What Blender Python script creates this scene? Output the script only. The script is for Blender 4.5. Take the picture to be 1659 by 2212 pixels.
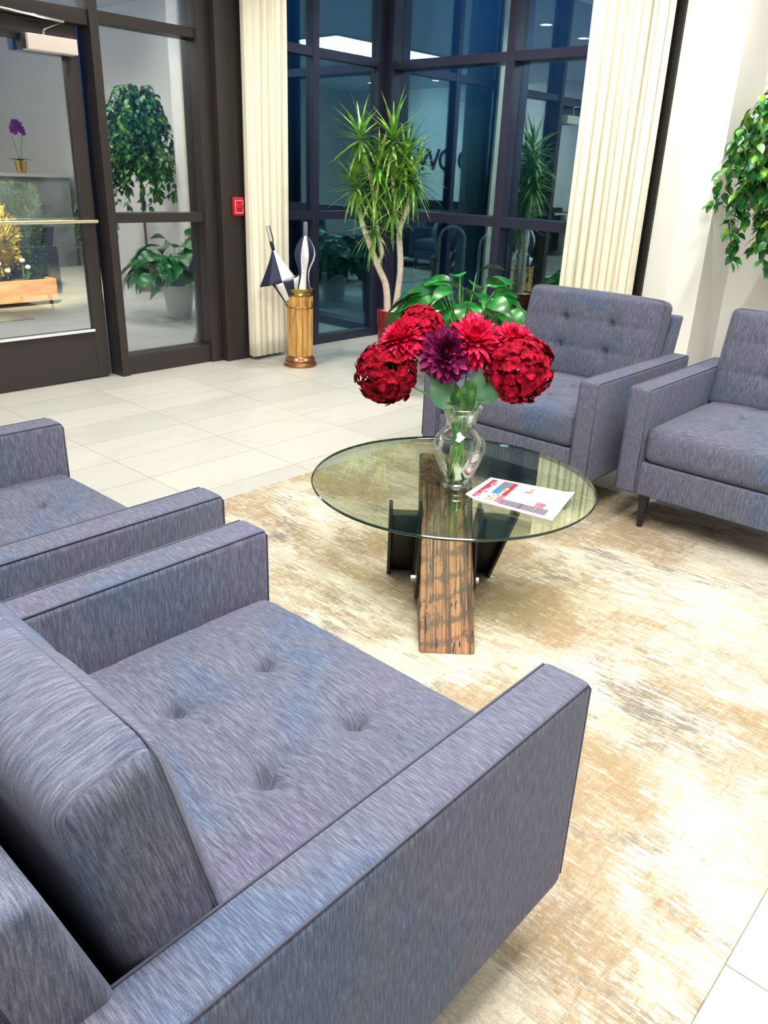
import bpy, bmesh, math, random
from mathutils import Vector, Matrix, noise
PI = math.pi
sc = bpy.context.scene
for o in list(bpy.data.objects): bpy.data.objects.remove(o)
C = sc.collection
R = math.radians

# ------------------------------------------------------------------ camera
EYE = Vector((0, 0, 1.31))
pitch, roll, yaw = R(23.125), R(2.194), R(41.544)
fw = Vector((math.cos(yaw)*math.cos(pitch), math.sin(yaw)*math.cos(pitch), -math.sin(pitch)))
r0 = Vector((math.sin(yaw), -math.cos(yaw), 0)); u0 = r0.cross(fw)
rt = r0*math.cos(roll) + u0*math.sin(roll); up = -r0*math.sin(roll) + u0*math.cos(roll)
cam = bpy.data.cameras.new('camera'); co = bpy.data.objects.new('camera', cam); C.objects.link(co)
cam.sensor_fit = 'HORIZONTAL'; cam.sensor_width = 36; cam.lens = 36*1702/1659; cam.clip_start = .02; cam.clip_end = 200
m = Matrix.Identity(4)
for i in range(3):
    m[i][0] = rt[i]; m[i][1] = up[i]; m[i][2] = -fw[i]; m[i][3] = EYE[i]
co.matrix_world = m
sc.camera = co

# ------------------------------------------------------------------ world, lights, exposure
sc.view_settings.view_transform = 'Standard'; sc.view_settings.look = 'None'
sc.view_settings.gamma = 1; sc.view_settings.use_curve_mapping = False
sc.view_settings.exposure = 0.3
w = bpy.data.worlds.new('night'); sc.world = w; w.use_nodes = True
_bg = w.node_tree.nodes['Background']; _tc = w.node_tree.nodes.new('ShaderNodeTexCoord'); _sx = w.node_tree.nodes.new('ShaderNodeSeparateXYZ'); _cr = w.node_tree.nodes.new('ShaderNodeValToRGB')
w.node_tree.links.new(_tc.outputs['Generated'], _sx.inputs[0]); w.node_tree.links.new(_sx.outputs[2], _cr.inputs[0]); w.node_tree.links.new(_cr.outputs[0], _bg.inputs[0])
_cr.color_ramp.elements[0].position = 0; _cr.color_ramp.elements[0].color = (.004, .012, .02, 1)
_cr.color_ramp.elements[1].position = .35; _cr.color_ramp.elements[1].color = (.03, .10, .26, 1)
_e = _cr.color_ramp.elements.new(.6); _e.color = (.004, .012, .03, 1)
_cr.color_ramp.elements[1].position = .16
_bg.inputs[1].default_value = .8
PANEL_STRENGTH = 15.0
DOWN_W = 32.0
CEIL = 3.0

def lamp(kind, name, loc, energy, color=(1, 1, 1), target=None, **kw):
    l = bpy.data.lights.new(name, kind); l.energy = energy; l.color = color
    for k, v in kw.items(): setattr(l, k, v)
    o = bpy.data.objects.new(name, l); C.objects.link(o); o.location = loc
    if target is not None:
        o.rotation_euler = (Vector(target)-Vector(loc)).to_track_quat('-Z', 'Y').to_euler()
    return o
WARM = (1, .95, .86)
DOWNS = [(1.5, 3.9), (.45, 3.8), (2.9, 4.0), (4.35, 4.0), (4.5, 3.0), (4.55, 1.75), (4.6, .35), (3.5, -.5), (-2.3, -2.6), (-2.5, -1.1), (-2.4, .6), (0, -2.4), (2.2, -2.4)]  # some are mirrored in the panes, the rest added to light walls and desk
for x, y in DOWNS:
    lamp('SPOT', 'downlight_beam', (x, y, CEIL-.03), DOWN_W*2.6, WARM, (x, y, 0), spot_size=R(128), spot_blend=.9, shadow_soft_size=.06)
lamp('SPOT', 'planter_floodlight', (2.5, 6.0, 2.9), 3000, (1, .80, .45), (3.5, 8.3, .75), spot_size=R(34), spot_blend=.6, shadow_soft_size=.08)
lamp('SPOT', 'rack_fill_spot', (9.5, 1.5, 4.2), 420, (.8, .9, 1), (6.5, 4.8, .3), spot_size=R(60), spot_blend=.8, shadow_soft_size=.1)  # added spot that brightens the bike racks, no known fixture
lamp('SPOT', 'walkway_spot', (4.6, 8.0, 4.0), 260, (.85, .95, 1), (4.0, 6.5, 0), spot_size=R(110), spot_blend=.8, shadow_soft_size=.1)  # spot on the terrace paving, no fixture modelled

for x, y in ((-1.6, -2.0), (-1.6, .2)):
    lamp('SPOT', 'added_wall_fill', (x, y, CEIL-.05), 260, WARM, (-3.6, y, 1.5), spot_size=R(95), spot_blend=.9, shadow_soft_size=.08)  # added spots without fixtures, brightening the lettered wall for its reflection
lamp('SPOT', 'added_wall_fill', (4.0, 1.3, CEIL-.05), 70, WARM, (5.5, 1.9, 1.7), spot_size=R(95), spot_blend=.9, shadow_soft_size=.08)  # added spot without a fixture, whitening the right wall
# ------------------------------------------------------------------ materials
def mat(name): 
    m = bpy.data.materials.new(name); m.use_nodes = True
    nt = m.node_tree; return m, nt, nt.nodes['Principled BSDF']
def simple(name, col, rough=.5, metal=0, spec=.5, bump=0, bscale=60, emis=None, estr=0, var=0):
    m, nt, b = mat(name)
    b.inputs['Base Color'].default_value = (*col, 1); b.inputs['Roughness'].default_value = rough
    b.inputs['Metallic'].default_value = metal; b.inputs['Specular IOR Level'].default_value = spec
    if emis: b.inputs['Emission Color'].default_value = (*emis, 1); b.inputs['Emission Strength'].default_value = estr
    if bump or var:
        tc = nt.nodes.new('ShaderNodeTexCoord'); n = nt.nodes.new('ShaderNodeTexNoise'); n.inputs['Scale'].default_value = bscale
        n.inputs['Detail'].default_value = 4
        nt.links.new(tc.outputs['Object'], n.inputs['Vector'])
        if bump:
            bp = nt.nodes.new('ShaderNodeBump'); bp.inputs['Strength'].default_value = bump; bp.inputs['Distance'].default_value = .01
            nt.links.new(n.outputs['Fac'], bp.inputs['Height']); nt.links.new(bp.outputs[0], b.inputs['Normal'])
        if var:
            rp = nt.nodes.new('ShaderNodeValToRGB'); rp.color_ramp.elements[0].position = .35; rp.color_ramp.elements[1].position = .65
            rp.color_ramp.elements[0].color = (*[c*(1-var) for c in col], 1); rp.color_ramp.elements[1].color = (*[min(1, c*(1+var)) for c in col], 1)
            nt.links.new(n.outputs['Fac'], rp.inputs[0]); nt.links.new(rp.outputs[0], b.inputs['Base Color'])
    return m
class NT:
    def __init__(s, name): s.m, s.nt, s.b = mat(name); s.tc = s.nt.nodes.new('ShaderNodeTexCoord')
    def n(s, t, **kw):
        x = s.nt.nodes.new(t)
        for k, v in kw.items():
            if k in x.inputs.keys(): x.inputs[k].default_value = v
            else: setattr(x, k, v)
        return x
    def l(s, a, b): s.nt.links.new(a, b)
    def mapped(s, scale=(1, 1, 1), loc=(0, 0, 0), rot=(0, 0, 0), src='Object'):
        mp = s.n('ShaderNodeMapping'); mp.inputs['Scale'].default_value = scale; mp.inputs['Location'].default_value = loc; mp.inputs['Rotation'].default_value = rot
        s.l(s.tc.outputs[src], mp.inputs[0]); return mp.outputs[0]
    def noise(s, vec, scale=5, detail=4, rough=.5, dist=0):
        x = s.n('ShaderNodeTexNoise'); x.inputs['Scale'].default_value = scale; x.inputs['Detail'].default_value = detail
        x.inputs['Roughness'].default_value = rough; x.inputs['Distortion'].default_value = dist; s.l(vec, x.inputs['Vector']); return x.outputs['Fac']
    def ramp(s, fac, stops):
        x = s.n('ShaderNodeValToRGB'); e = x.color_ramp.elements
        while len(e) < len(stops): e.new(.5)
        for el, (p, c) in zip(e, stops): el.position = p; el.color = (*c, 1) if len(c) == 3 else c
        s.l(fac, x.inputs[0]); return x.outputs[0]
    def mix(s, f, a, b, mode='MIX'):
        x = s.n('ShaderNodeMix', data_type='RGBA', blend_type=mode)
        for v, i in ((f, 0), (a, 6), (b, 7)):
            if isinstance(v, (int, float)): x.inputs[i].default_value = v
            elif isinstance(v, tuple): x.inputs[i].default_value = (*v, 1)
            else: s.l(v, x.inputs[i])
        return x.outputs[2]
    def bump(s, h, strength=.3, dist=.002):
        x = s.n('ShaderNodeBump'); x.inputs['Strength'].default_value = strength; x.inputs['Distance'].default_value = dist
        s.l(h, x.inputs['Height']); s.l(x.outputs[0], s.b.inputs['Normal'])
    def col(s, c): s.l(c, s.b.inputs['Base Color'])

def fabric(name, ax):
    """ribbed weave: the ribs are fine across local axis ax and run along the other two; faces that look along ax use the next axis"""
    t = NT(name)
    F, S_ = 430, 36
    nxt = {'x': 'y', 'y': 'z', 'z': 'x'}[ax]
    A = t.noise(t.mapped(tuple(F if k == ax else S_ for k in 'xyz')), 1, 2, .6)
    B = t.noise(t.mapped(tuple(F if k == nxt else S_ for k in 'xyz')), 1, 2, .6)
    sx = t.n('ShaderNodeSeparateXYZ'); t.l(t.tc.outputs['Normal'], sx.inputs[0])
    ab = t.n('ShaderNodeMath', operation='ABSOLUTE'); t.l(sx.outputs['xyz'.index(ax)], ab.inputs[0])
    g = t.n('ShaderNodeMath', operation='GREATER_THAN'); t.l(ab.outputs[0], g.inputs[0]); g.inputs[1].default_value = .75
    st = t.mix(g.outputs[0], A, B)
    fine = t.noise(t.mapped((700, 700, 700)), 1, 1)
    big = t.noise(t.mapped((3.4, 3.4, 3.4)), 1, 3, .5, .6)
    c1 = t.ramp(st, [(.30, (.058, .062, .098)), (.5, (.108, .119, .160)), (.72, (.208, .22, .275))])
    tint = t.ramp(big, [(.34, (.66, .92, 1.18)), (.48, (1, 1, 1)), (.66, (1.08, .95, 1.12))])
    c2 = t.mix(.85, c1, tint, 'MULTIPLY')
    c3 = t.mix(.22, c2, t.ramp(fine, [(.3, (.03, .03, .05)), (.7, (.24, .24, .31))]))
    t.col(c3); t.b.inputs['Roughness'].default_value = .93; t.b.inputs['Specular IOR Level'].default_value = .12
    t.b.inputs['Sheen Weight'].default_value = .12; t.b.inputs['Sheen Roughness'].default_value = .5; t.b.inputs['Sheen Tint'].default_value = (.75, .78, 1, 1)
    t.bump(st, .5, .0025); return t.m
FAB = fabric('slate_fabric_frame_weave', 'x'); FABX = fabric('slate_fabric_seat_weave', 'x'); FABY = fabric('slate_fabric_back_weave', 'y') 
PIPE = simple('fabric_seam', (.085, .09, .13), .9)
DARKWOOD = simple('dark_leg_wood', (.012, .012, .02), .35)

def floor_mat():
    t = NT('floor_tiles')
    v = t.mapped((1, 1, 1), (-1.803, -3.037, 0))
    b = t.n('ShaderNodeTexBrick', offset=0, squash=1); b.inputs['Scale'].default_value = 1; b.inputs['Brick Width'].default_value = .607; b.inputs['Row Height'].default_value = .305
    b.inputs['Mortar Size'].default_value = .0022; b.inputs['Mortar Smooth'].default_value = .3
    b.inputs['Color1'].default_value = (.56, .55, .505, 1); b.inputs['Color2'].default_value = (.49, .49, .46, 1); b.inputs['Mortar'].default_value = (.25, .24, .22, 1)
    t.l(v, b.inputs['Vector'])
    n = t.noise(t.mapped((2.2, 5, 1)), 1, 6, .6, .8)
    c = t.mix(.55, b.outputs['Color'], t.ramp(n, [(.3, (.86, .86, .84)), (.5, (1, 1, 1)), (.7, (1.08, 1.06, 1.02))]), 'MULTIPLY')
    t.col(c); t.b.inputs['Roughness'].default_value = .38; t.b.inputs['Specular IOR Level'].default_value = .35
    t.bump(b.outputs['Fac'], -.3, .002); return t.m
def rug_mat():
    t = NT('distressed_carpet')
    warp = t.mapped((1, 1, 1))
    st = t.noise(t.mapped((75, 9, 1)), 1, 6, .75, .25)          # short dashes that run along y
    st2 = t.noise(t.mapped((12, 60, 1), (4, 2, 0)), 1, 5, .7, .3)
    big = t.noise(t.mapped((2.6, 1.5, 1), (3.3, 1.4, 0)), 1, 6, .62, .5)
    mid = t.noise(t.mapped((9, 5, 1), (1.3, 8.4, 0)), 1, 8, .75, .6)
    gr = t.noise(t.mapped((3.0, 1.9, 1), (1.75, 5.4, 0)), 1, 7, .65, .4)
    fine = t.noise(t.mapped((210, 210, 210)), 1, 3, .75)
    base = t.ramp(mid, [(.36, (.57, .49, .35)), (.47, (.71, .655, .53)), (.60, (.77, .74, .66))])
    bm = t.mix(.38, t.mix(.42, big, mid), st)
    c = t.mix(t.ramp(bm, [(.478, (0, 0, 0)), (.515, (.75, .75, .75)), (.60, (.95, .95, .95))]), base, t.ramp(mid, [(.4, (.30, .195, .10)), (.6, (.47, .345, .20))]))
    c = t.mix(t.ramp(t.mix(.5, st2, big), [(.52, (0, 0, 0)), (.57, (.65, .65, .65))]), c, (.40, .29, .165))
    gm = t.mix(.40, t.mix(.4, gr, mid), st)
    c = t.mix(t.ramp(gm, [(.525, (0, 0, 0)), (.575, (.8, .8, .8))]), c, (.19, .18, .165))
    c = t.mix(t.ramp(st, [(.55, (0, 0, 0)), (.63, (.6, .6, .6))]), c, (.84, .80, .68))
    c = t.mix(.6, c, t.ramp(fine, [(.3, (.62, .62, .62)), (.7, (1.12, 1.12, 1.12))]), 'MULTIPLY')
    t.col(c); t.b.inputs['Roughness'].default_value = 1; t.b.inputs['Specular IOR Level'].default_value = .05
    t.bump(fine, .7, .004); return t.m
def beam_mat():
    t = NT('charred_sleeper_wood')
    g = t.noise(t.mapped((95, 95, 2.2)), 1, 4, .6, .9)          # long grain along local z
    wv = t.n('ShaderNodeTexWave', wave_type='BANDS', bands_direction='Z'); wv.inputs['Scale'].default_value = 4.6; wv.inputs['Distortion'].default_value = 8
    wv.inputs['Detail'].default_value = 4; wv.inputs['Detail Scale'].default_value = 2.2; wv.inputs['Detail Roughness'].default_value = .7
    t.l(t.mapped((1, 1, 1), (0, 0, 0), (0, .30, 0)), wv.inputs['Vector']); cross = t.mix(.62, wv.outputs['Fac'], t.noise(t.mapped((60, 60, 26)), 1, 5, .7, .5))
    dark = t.noise(t.mapped((85, 85, 17)), 1, 1, .4)
    c = t.ramp(g, [(.36, (.02, .010, .006)), (.46, (.13, .058, .024)), (.53, (.34, .155, .058)), (.68, (.50, .26, .11))])
    c = t.mix(t.ramp(cross, [(.52, (0, 0, 0)), (.68, (.72, .72, .72))]), c, (.060, .042, .026))
    c = t.mix(t.ramp(dark, [(.665, (0, 0, 0)), (.70, (1, 1, 1))]), c, (.006, .004, .003))
    t.col(c); t.b.inputs['Roughness'].default_value = .5; t.bump(g, .6, .004); return t.m
def stave_mat():
    t = NT('golden_stand_wood')
    g = t.noise(t.mapped((28, 28, 5)), 1, 5, .6, .5)
    c = t.ramp(g, [(.3, (.28, .11, .03)), (.42, (.55, .28, .07)), (.6, (.72, .42, .13)), (.72, (.80, .52, .2))])
    t.col(c); t.b.inputs['Roughness'].default_value = .35; return t.m
def plank_mat():
    t = NT('planter_boards')
    g = t.noise(t.mapped((4, 4, 30)), 1, 4, .6, .4)
    t.col(t.ramp(g, [(.3, (.45, .22, .12)), (.6, (.72, .42, .26))])); t.b.inputs['Roughness'].default_value = .7; return t.m
def leaf_mat(name, c1, c2, c3, rough=.35, trans=.15, scale=9):
    t = NT(name)
    n = t.noise(t.mapped((1, 1, 1)), scale, 2, .5)
    t.col(t.ramp(n, [(.34, c1), (.52, c2), (.68, c3)])); t.b.inputs['Roughness'].default_value = rough
    t.b.inputs['Specular IOR Level'].default_value = .12 if 'petal' in name else .5
    return t.m
def glass_pane(name, refl, tint, rcol, k=.5):
    """thin coated glazing: see-through, with a mirror-like share that grows at grazing angles"""
    m = bpy.data.materials.new(name); m.use_nodes = True; nt = m.node_tree; nt.nodes.clear()
    out = nt.nodes.new('ShaderNodeOutputMaterial'); mx = nt.nodes.new('ShaderNodeMixShader')
    tr = nt.nodes.new('ShaderNodeBsdfTransparent'); gl = nt.nodes.new('ShaderNodeBsdfGlossy')
    tr.inputs[0].default_value = (*tint, 1); gl.inputs['Color'].default_value = (*rcol, 1); gl.inputs['Roughness'].default_value = 0
    lw = nt.nodes.new('ShaderNodeLayerWeight'); lw.inputs[0].default_value = .35
    ma = nt.nodes.new('ShaderNodeMath'); ma.operation = 'MULTIPLY_ADD'; ma.inputs[1].default_value = k; ma.inputs[2].default_value = refl
    ma.use_clamp = True
    nt.links.new(lw.outputs['Fresnel'], ma.inputs[0]); nt.links.new(ma.outputs[0], mx.inputs[0])
    nt.links.new(tr.outputs[0], mx.inputs[1]); nt.links.new(gl.outputs[0], mx.inputs[2]); nt.links.new(mx.outputs[0], out.inputs[0])
    return m
GLASS_DOOR = glass_pane('door_glazing', .34, (.9, .93, .92), (.92, .96, 1.0))
GLASS_WIN = glass_pane('window_glazing', .32, (.72, .86, .9), (.62, .86, .95))
GLASS_TOP = glass_pane('tabletop_glass', .05, (.93, .96, .88), (.9, 1, .92), .36)
def real_glass(name, col, ior=1.45):
    m, nt, b = mat(name); b.inputs['Base Color'].default_value = (*col, 1); b.inputs['Roughness'].default_value = 0
    b.inputs['Transmission Weight'].default_value = 1; b.inputs['IOR'].default_value = ior; return m
GLASS_EDGE = simple('glass_edge_green', (.006, .022, .016), .08, 0, .8)
VASE = glass_pane('vase_glass', .012, (.975, .99, .98), (1, 1, 1))
PLASTER = simple('white_plaster', (.86, .85, .82), .75, 0, .2, .05, 30)
CEILM = simple('ceiling_plaster', (.72, .73, .73), .9)
FRAME = simple('bronze_frame', (.046, .038, .038), .38, .3, .5)
FRAMEN = simple('navy_black_frame', (.034, .034, .070), .35, .3, .5)
BLACK = simple('black_trim', (.004, .004, .005), .4)
CHROME = simple('chrome', (.75, .74, .68), .18, 1)
RACKM = simple('galvanised_hoop', (.75, .72, .6), .35, .2)
BRASSBAR = simple('satin_brass_bar', (.85, .75, .52), .25, 1)
CLOSER = simple('closer_cover', (.68, .60, .55), .4)
RED = simple('alarm_red', (.75, .012, .03), .35); ALW = simple('alarm_white', (.85, .75, .75), .4)
def curtain_mat():
    t = NT('cream_curtain')
    n = t.noise(t.mapped((90, 90, 2)), 1, 3)
    t.col(t.ramp(n, [(.3, (.86, .81, .65)), (.7, (.93, .89, .76))])); t.b.inputs['Roughness'].default_value = .85
    t.b.inputs['Specular IOR Level'].default_value = .1; return t.m
CURT = curtain_mat()
STEEL = simple('black_steel', (.008, .009, .008), .42, .2, .5, .1, 40)
BOLT = simple('bolt_metal', (.42, .42, .38), .35, 1)
BEAM = beam_mat(); STAVE = stave_mat(); PLANK = plank_mat()
BRASS = simple('aged_brass', (.42, .28, .09), .22, 1); COPPER = simple('copper_base', (.45, .22, .10), .28, .85)
NAVY = simple('navy_cloth', (.016, .018, .065), .6); WHITEC = simple('white_cloth', (.88, .88, .9), .6); RUBBER = simple('black_rubber', (.01, .01, .012), .5)
SILVER = simple('silver_handle', (.8, .8, .8), .3, .6); GREYH = simple('grey_handle', (.16, .16, .21), .4)
POTRED = simple('red_glazed_pot', (.22, .006, .014), .2); SOIL = simple('pale_moss', (.62, .50, .40), .95, 0, .1, .5, 60, var=.3)
TRUNK = simple('pale_cane', (.72, .60, .50), .8, 0, .2, .4, 50, var=.15)
BARK = simple('grey_bark', (.20, .15, .10), .9, 0, .2, .4, 50, var=.3)
DRAC = leaf_mat('dracaena_leaf', (.05, .20, .03), (.16, .40, .045), (.45, .60, .12), .3, scale=14)
LILY = leaf_mat('lily_leaf', (.004, .085, .012), (.012, .17, .025), (.04, .32, .05), .27, scale=10)
FICUS = leaf_mat('ficus_leaf', (.012, .085, .025), (.025, .20, .04), (.22, .48, .02), .3, scale=13)
LEAFG = leaf_mat('hydrangea_leaf', (.06, .16, .09), (.10, .24, .12), (.16, .32, .16), .5, scale=18)
LEAFD = leaf_mat('dark_sprig_leaf', (.01, .06, .01), (.03, .13, .02), (.12, .26, .05), .45, scale=30)
STEM = leaf_mat('flower_stem', (.05, .22, .03), (.10, .34, .06), (.18, .40, .10), .4)
HYD = leaf_mat('crimson_petal', (.14, .001, .008), (.33, .002, .018), (.58, .006, .045), .8, scale=48)
HYD2 = leaf_mat('deep_crimson_petal', (.09, .001, .005), (.26, .002, .012), (.48, .004, .030), .8, scale=48)
PINK = leaf_mat('rose_petal', (.40, .002, .022), (.68, .006, .06), (.88, .06, .17), .7, scale=40)
PURP = leaf_mat('plum_petal', (.060, .001, .022), (.15, .003, .055), (.34, .03, .15), .7, scale=30)
PURPL = leaf_mat('plum_heart_petal', (.22, .006, .09), (.42, .03, .19), (.62, .12, .36), .7, scale=50)
CREAMP = simple('pale_flower_centre', (.75, .75, .5), .6)
STONE = simple('grey_desk_stone', (.30, .32, .32), .45, 0, .4, 0, 4, var=.3); STONET = simple('pale_desk_top', (.62, .62, .60), .3)
GOLD = simple('gold_pot', (.70, .48, .14), .22, 1); ORCH = leaf_mat('orchid_petal', (.16, .004, .20), (.28, .01, .32), (.42, .05, .42), .5)
WHITEP = simple('white_pot', (.7, .68, .64), .4); TERRA = simple('terracotta_pot', (.38, .17, .10), .7)
def pavement():
    t = NT('patio_concrete'); n = t.noise(t.mapped((1, 1, 1)), 3, 6, .6)
    t.col(t.ramp(n, [(.3, (.20, .21, .20)), (.7, (.32, .33, .31))])); t.b.inputs['Roughness'].default_value = .8; return t.m
HEDGEY = leaf_mat('yellow_shrub_leaf', (.20, .17, .01), (.45, .38, .02), (.75, .62, .04), .6); HEDGED = leaf_mat('dark_shrub_leaf', (.006, .03, .012), (.012, .06, .02), (.03, .12, .03), .6)  # yellow and dark green leaf tones, varied by noise
LETTER = simple('dark_letter', (.01, .01, .015), .5)
EMIT = simple('light_diffuser', (.9, .9, .9), .5, emis=(1, .985, .96), estr=PANEL_STRENGTH)
EMITD = simple('downlight_lens', (.9, .9, .9), .5, emis=(1, .96, .88), estr=30)
WTRIM = simple('white_metal_trim', (.8, .8, .8), .4)

# ------------------------------------------------------------------ mesh helpers
def V(*a): return Vector(a)
class MB:
    def __init__(s): s.v = []; s.f = []; s.mi = []
    def add(s, vs, fs, mi=0):
        b = len(s.v); s.v += [tuple(x) for x in vs]; s.f += [tuple(i+b for i in f) for f in fs]; s.mi += [mi]*len(fs); return s
    def box(s, x0, x1, y0, y1, z0, z1, mi=0):
        vs = [(x, y, z) for x in (x0, x1) for y in (y0, y1) for z in (z0, z1)]
        return s.add(vs, [(0, 1, 3, 2), (4, 6, 7, 5), (0, 4, 5, 1), (2, 3, 7, 6), (0, 2, 6, 4), (1, 5, 7, 3)], mi)
    def hexa(s, b, t, mi=0):      # 4 bottom pts ccw, 4 top pts ccw
        return s.add(list(b)+list(t), [(3, 2, 1, 0), (4, 5, 6, 7)]+[(i, (i+1) % 4, (i+1) % 4+4, i+4) for i in range(4)], mi)
    def tube(s, pts, rad, n=10, mi=0, cap=True):
        pts = [Vector(p) for p in pts]; rad = rad if isinstance(rad, (list, tuple)) else [rad]*len(pts)
        ref = None; vs = []
        for i, p in enumerate(pts):
            d = (pts[min(i+1, len(pts)-1)]-pts[max(i-1, 0)]).normalized()
            if ref is None: ref = d.orthogonal().normalized()
            ref = (ref-d*ref.dot(d)).normalized(); q = d.cross(ref)
            for k in range(n):
                a = 2*PI*k/n; vs.append(p+(ref*math.cos(a)+q*math.sin(a))*rad[i])
        fs = [(i*n+k, i*n+(k+1) % n, (i+1)*n+(k+1) % n, (i+1)*n+k) for i in range(len(pts)-1) for k in range(n)]
        if cap: fs += [tuple(range(n))[::-1], tuple((len(pts)-1)*n+k for k in range(n))]
        return s.add(vs, fs, mi)
    def lathe(s, prof, n=32, c=(0, 0, 0), mi=0, sq=None):
        vs = []
        for r_, z in prof:
            for k in range(n):
                a = 2*PI*k/n; vs.append((c[0]+r_*math.cos(a), c[1]+r_*math.sin(a), c[2]+z))
        fs = [(i*n+k, i*n+(k+1) % n, (i+1)*n+(k+1) % n, (i+1)*n+k) for i in range(len(prof)-1) for k in range(n)]
        if prof[0][0] > 1e-6: pass
        return s.add(vs, fs, mi)
    def disc(s, c, r_, z, n=32, mi=0, flip=False):
        vs = [(c[0]+r_*math.cos(2*PI*k/n), c[1]+r_*math.sin(2*PI*k/n), z) for k in range(n)]
        f = tuple(range(n)); return s.add(vs, [f[::-1] if flip else f], mi)
    def ball(s, c, r_, n=10, mi=0, sc3=(1, 1, 1)):
        vs = []; 
        for i in range(1, n):
            for k in range(n+2):
                a = PI*i/n; b = 2*PI*k/(n+2); vs.append((c[0]+r_*sc3[0]*math.sin(a)*math.cos(b), c[1]+r_*sc3[1]*math.sin(a)*math.sin(b), c[2]+r_*sc3[2]*math.cos(a)))
        m_ = n+2; fs = [(i*m_+k, (i+1)*m_+k, (i+1)*m_+(k+1) % m_, i*m_+(k+1) % m_) for i in range(n-2) for k in range(m_)]
        fs += [tuple(range(m_)), tuple((n-2)*m_+k for k in range(m_))[::-1]]
        return s.add(vs, fs, mi)
    def leaf(s, p, d, nrm, L, W, bend=.3, seg=5, fold=.12, prof=None, mi=0, cup=0):
        """a blade starting at p along d, face normal nrm, drooping by bend towards -nrm"""
        p = Vector(p); d = Vector(d).normalized(); nrm = Vector(nrm); side = d.cross(nrm)
        if side.length < 1e-4: side = d.orthogonal()
        side.normalize(); nrm = side.cross(d).normalized()
        vs = []
        for i in range(seg+1):
            t = i/seg
            wv = prof(t) if prof else math.sin(PI*min(1, t*.97+.03)**.8)
            w_ = max(W*.5*wv, .0006)
            a = bend*t
            c = p+d*(L*(math.sin(a)/bend if abs(bend) > 1e-3 else t))-nrm*(L*((1-math.cos(a))/bend if abs(bend) > 1e-3 else 0))
            nn = (nrm*math.cos(a)+d*math.sin(a))
            vs += [c-side*w_+nn*(w_*fold+cup*w_), c, c+side*w_+nn*(w_*fold+cup*w_)]
        fs = []
        for i in range(seg):
            b = i*3; fs += [(b, b+1, b+4, b+3), (b+1, b+2, b+5, b+4)]
        return s.add(vs, fs, mi)
    def build(s, name, m_, parent=None, smooth=False, bevel=0, loc=None, solid=0, autosm=False):
        me = bpy.data.meshes.new(name); me.from_pydata(s.v, [], s.f); 
        ms = m_ if isinstance(m_, (list, tuple)) else [m_]
        for x in ms: me.materials.append(x)
        if len(ms) > 1: me.polygons.foreach_set('material_index', s.mi)
        bm = bmesh.new(); bm.from_mesh(me)
        if bevel:
            bmesh.ops.remove_doubles(bm, verts=bm.verts, dist=1e-5)
            bmesh.ops.bevel(bm, geom=list(bm.edges), offset=bevel, segments=3, profile=.6, affect='EDGES', clamp_overlap=True)
        if not solid and bevel or smooth == 'closed': bmesh.ops.recalc_face_normals(bm, faces=bm.faces)
        bm.to_mesh(me); bm.free()
        if smooth or bevel:
            me.polygons.foreach_set('use_smooth', [True]*len(me.polygons))
        me.update()
        o = bpy.data.objects.new(name, me); C.objects.link(o)
        if bevel and not smooth: me.set_sharp_from_angle(angle=R(50))
        if smooth == 'angle': me.set_sharp_from_angle(angle=R(40))
        if solid: md = o.modifiers.new('thickness', 'SOLIDIFY'); md.thickness = solid; md.offset = 0
        if parent: o.parent = parent
        if loc: o.location = loc
        return o
def tag(o, label, cat, group=None, kind=None):
    o['label'] = label; o['category'] = cat
    if group: o['group'] = group
    if kind: o['kind'] = kind
    return o
def thing(name, label, cat, loc=(0, 0, 0), rz=0, group=None, kind=None):
    o = bpy.data.objects.new(name, None); C.objects.link(o); o.location = loc; o.rotation_euler = (0, 0, rz); o.empty_display_size = .1
    return tag(o, label, cat, group, kind)
def struct(name, parent=None, label=None):
    o = bpy.data.objects.new(name, None); C.objects.link(o); o['kind'] = 'structure'
    if label: o['label'] = label
    return o
def S(o, label=None):
    o['kind'] = 'structure'
    if label: o['label'] = label
    return o
def copy_tree(o, parent=None):
    c = o.copy(); C.objects.link(c); c.parent = parent
    for ch in list(o.children): copy_tree(ch, c)
    return c

# ================================================================== STRUCTURE
XR, YB = 5.23, 4.795           # window wall on the right, door wall at the back
X0, Y0 = -3.6, -4.6
S(MB().box(X0-.1, 5.80, Y0-.1, 4.95, -.1, 0).build('floor', floor_mat()), 'pale stone tile floor with thin grey joints')
S(MB().box(X0-.1, 5.80, Y0-.1, 4.95, CEIL, CEIL+.1).build('ceiling', CEILM), 'plain white ceiling')
S(MB().box(X0-.1, X0, Y0, 4.95, 0, CEIL).build('wall_left', PLASTER), 'white wall that carries the dark letters')
S(MB().box(X0, 5.8, Y0-.1, Y0, 0, CEIL).build('wall_front', PLASTER), 'white wall opposite the entrance')
S(MB().box(X0, .72, 4.86, 4.95, 0, CEIL).build('wall_back', PLASTER), 'white wall beside the entrance doors')
S(MB().box(XR, 5.8, 2.01, 2.385, 0, CEIL).build('wall_pier', PLASTER), 'shallow white wall pier beside the black trim')
S(MB().box(5.70, 5.8, Y0, 2.01, 0, CEIL).build('wall_right', PLASTER), 'white wall set back behind the weeping fig')
S(MB().box(XR-.02, 5.36, 2.387, 2.47, 0, CEIL).build('trim_1', BLACK), 'black upright trim between cream curtain and white wall')
S(MB().box(X0, X0+.012, Y0, 4.8, 0, .1).build('baseboard_left', WTRIM))

def bar(x0, x1, y0, y1, z0, z1): return MB().box(x0, x1, y0, y1, z0, z1)
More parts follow.
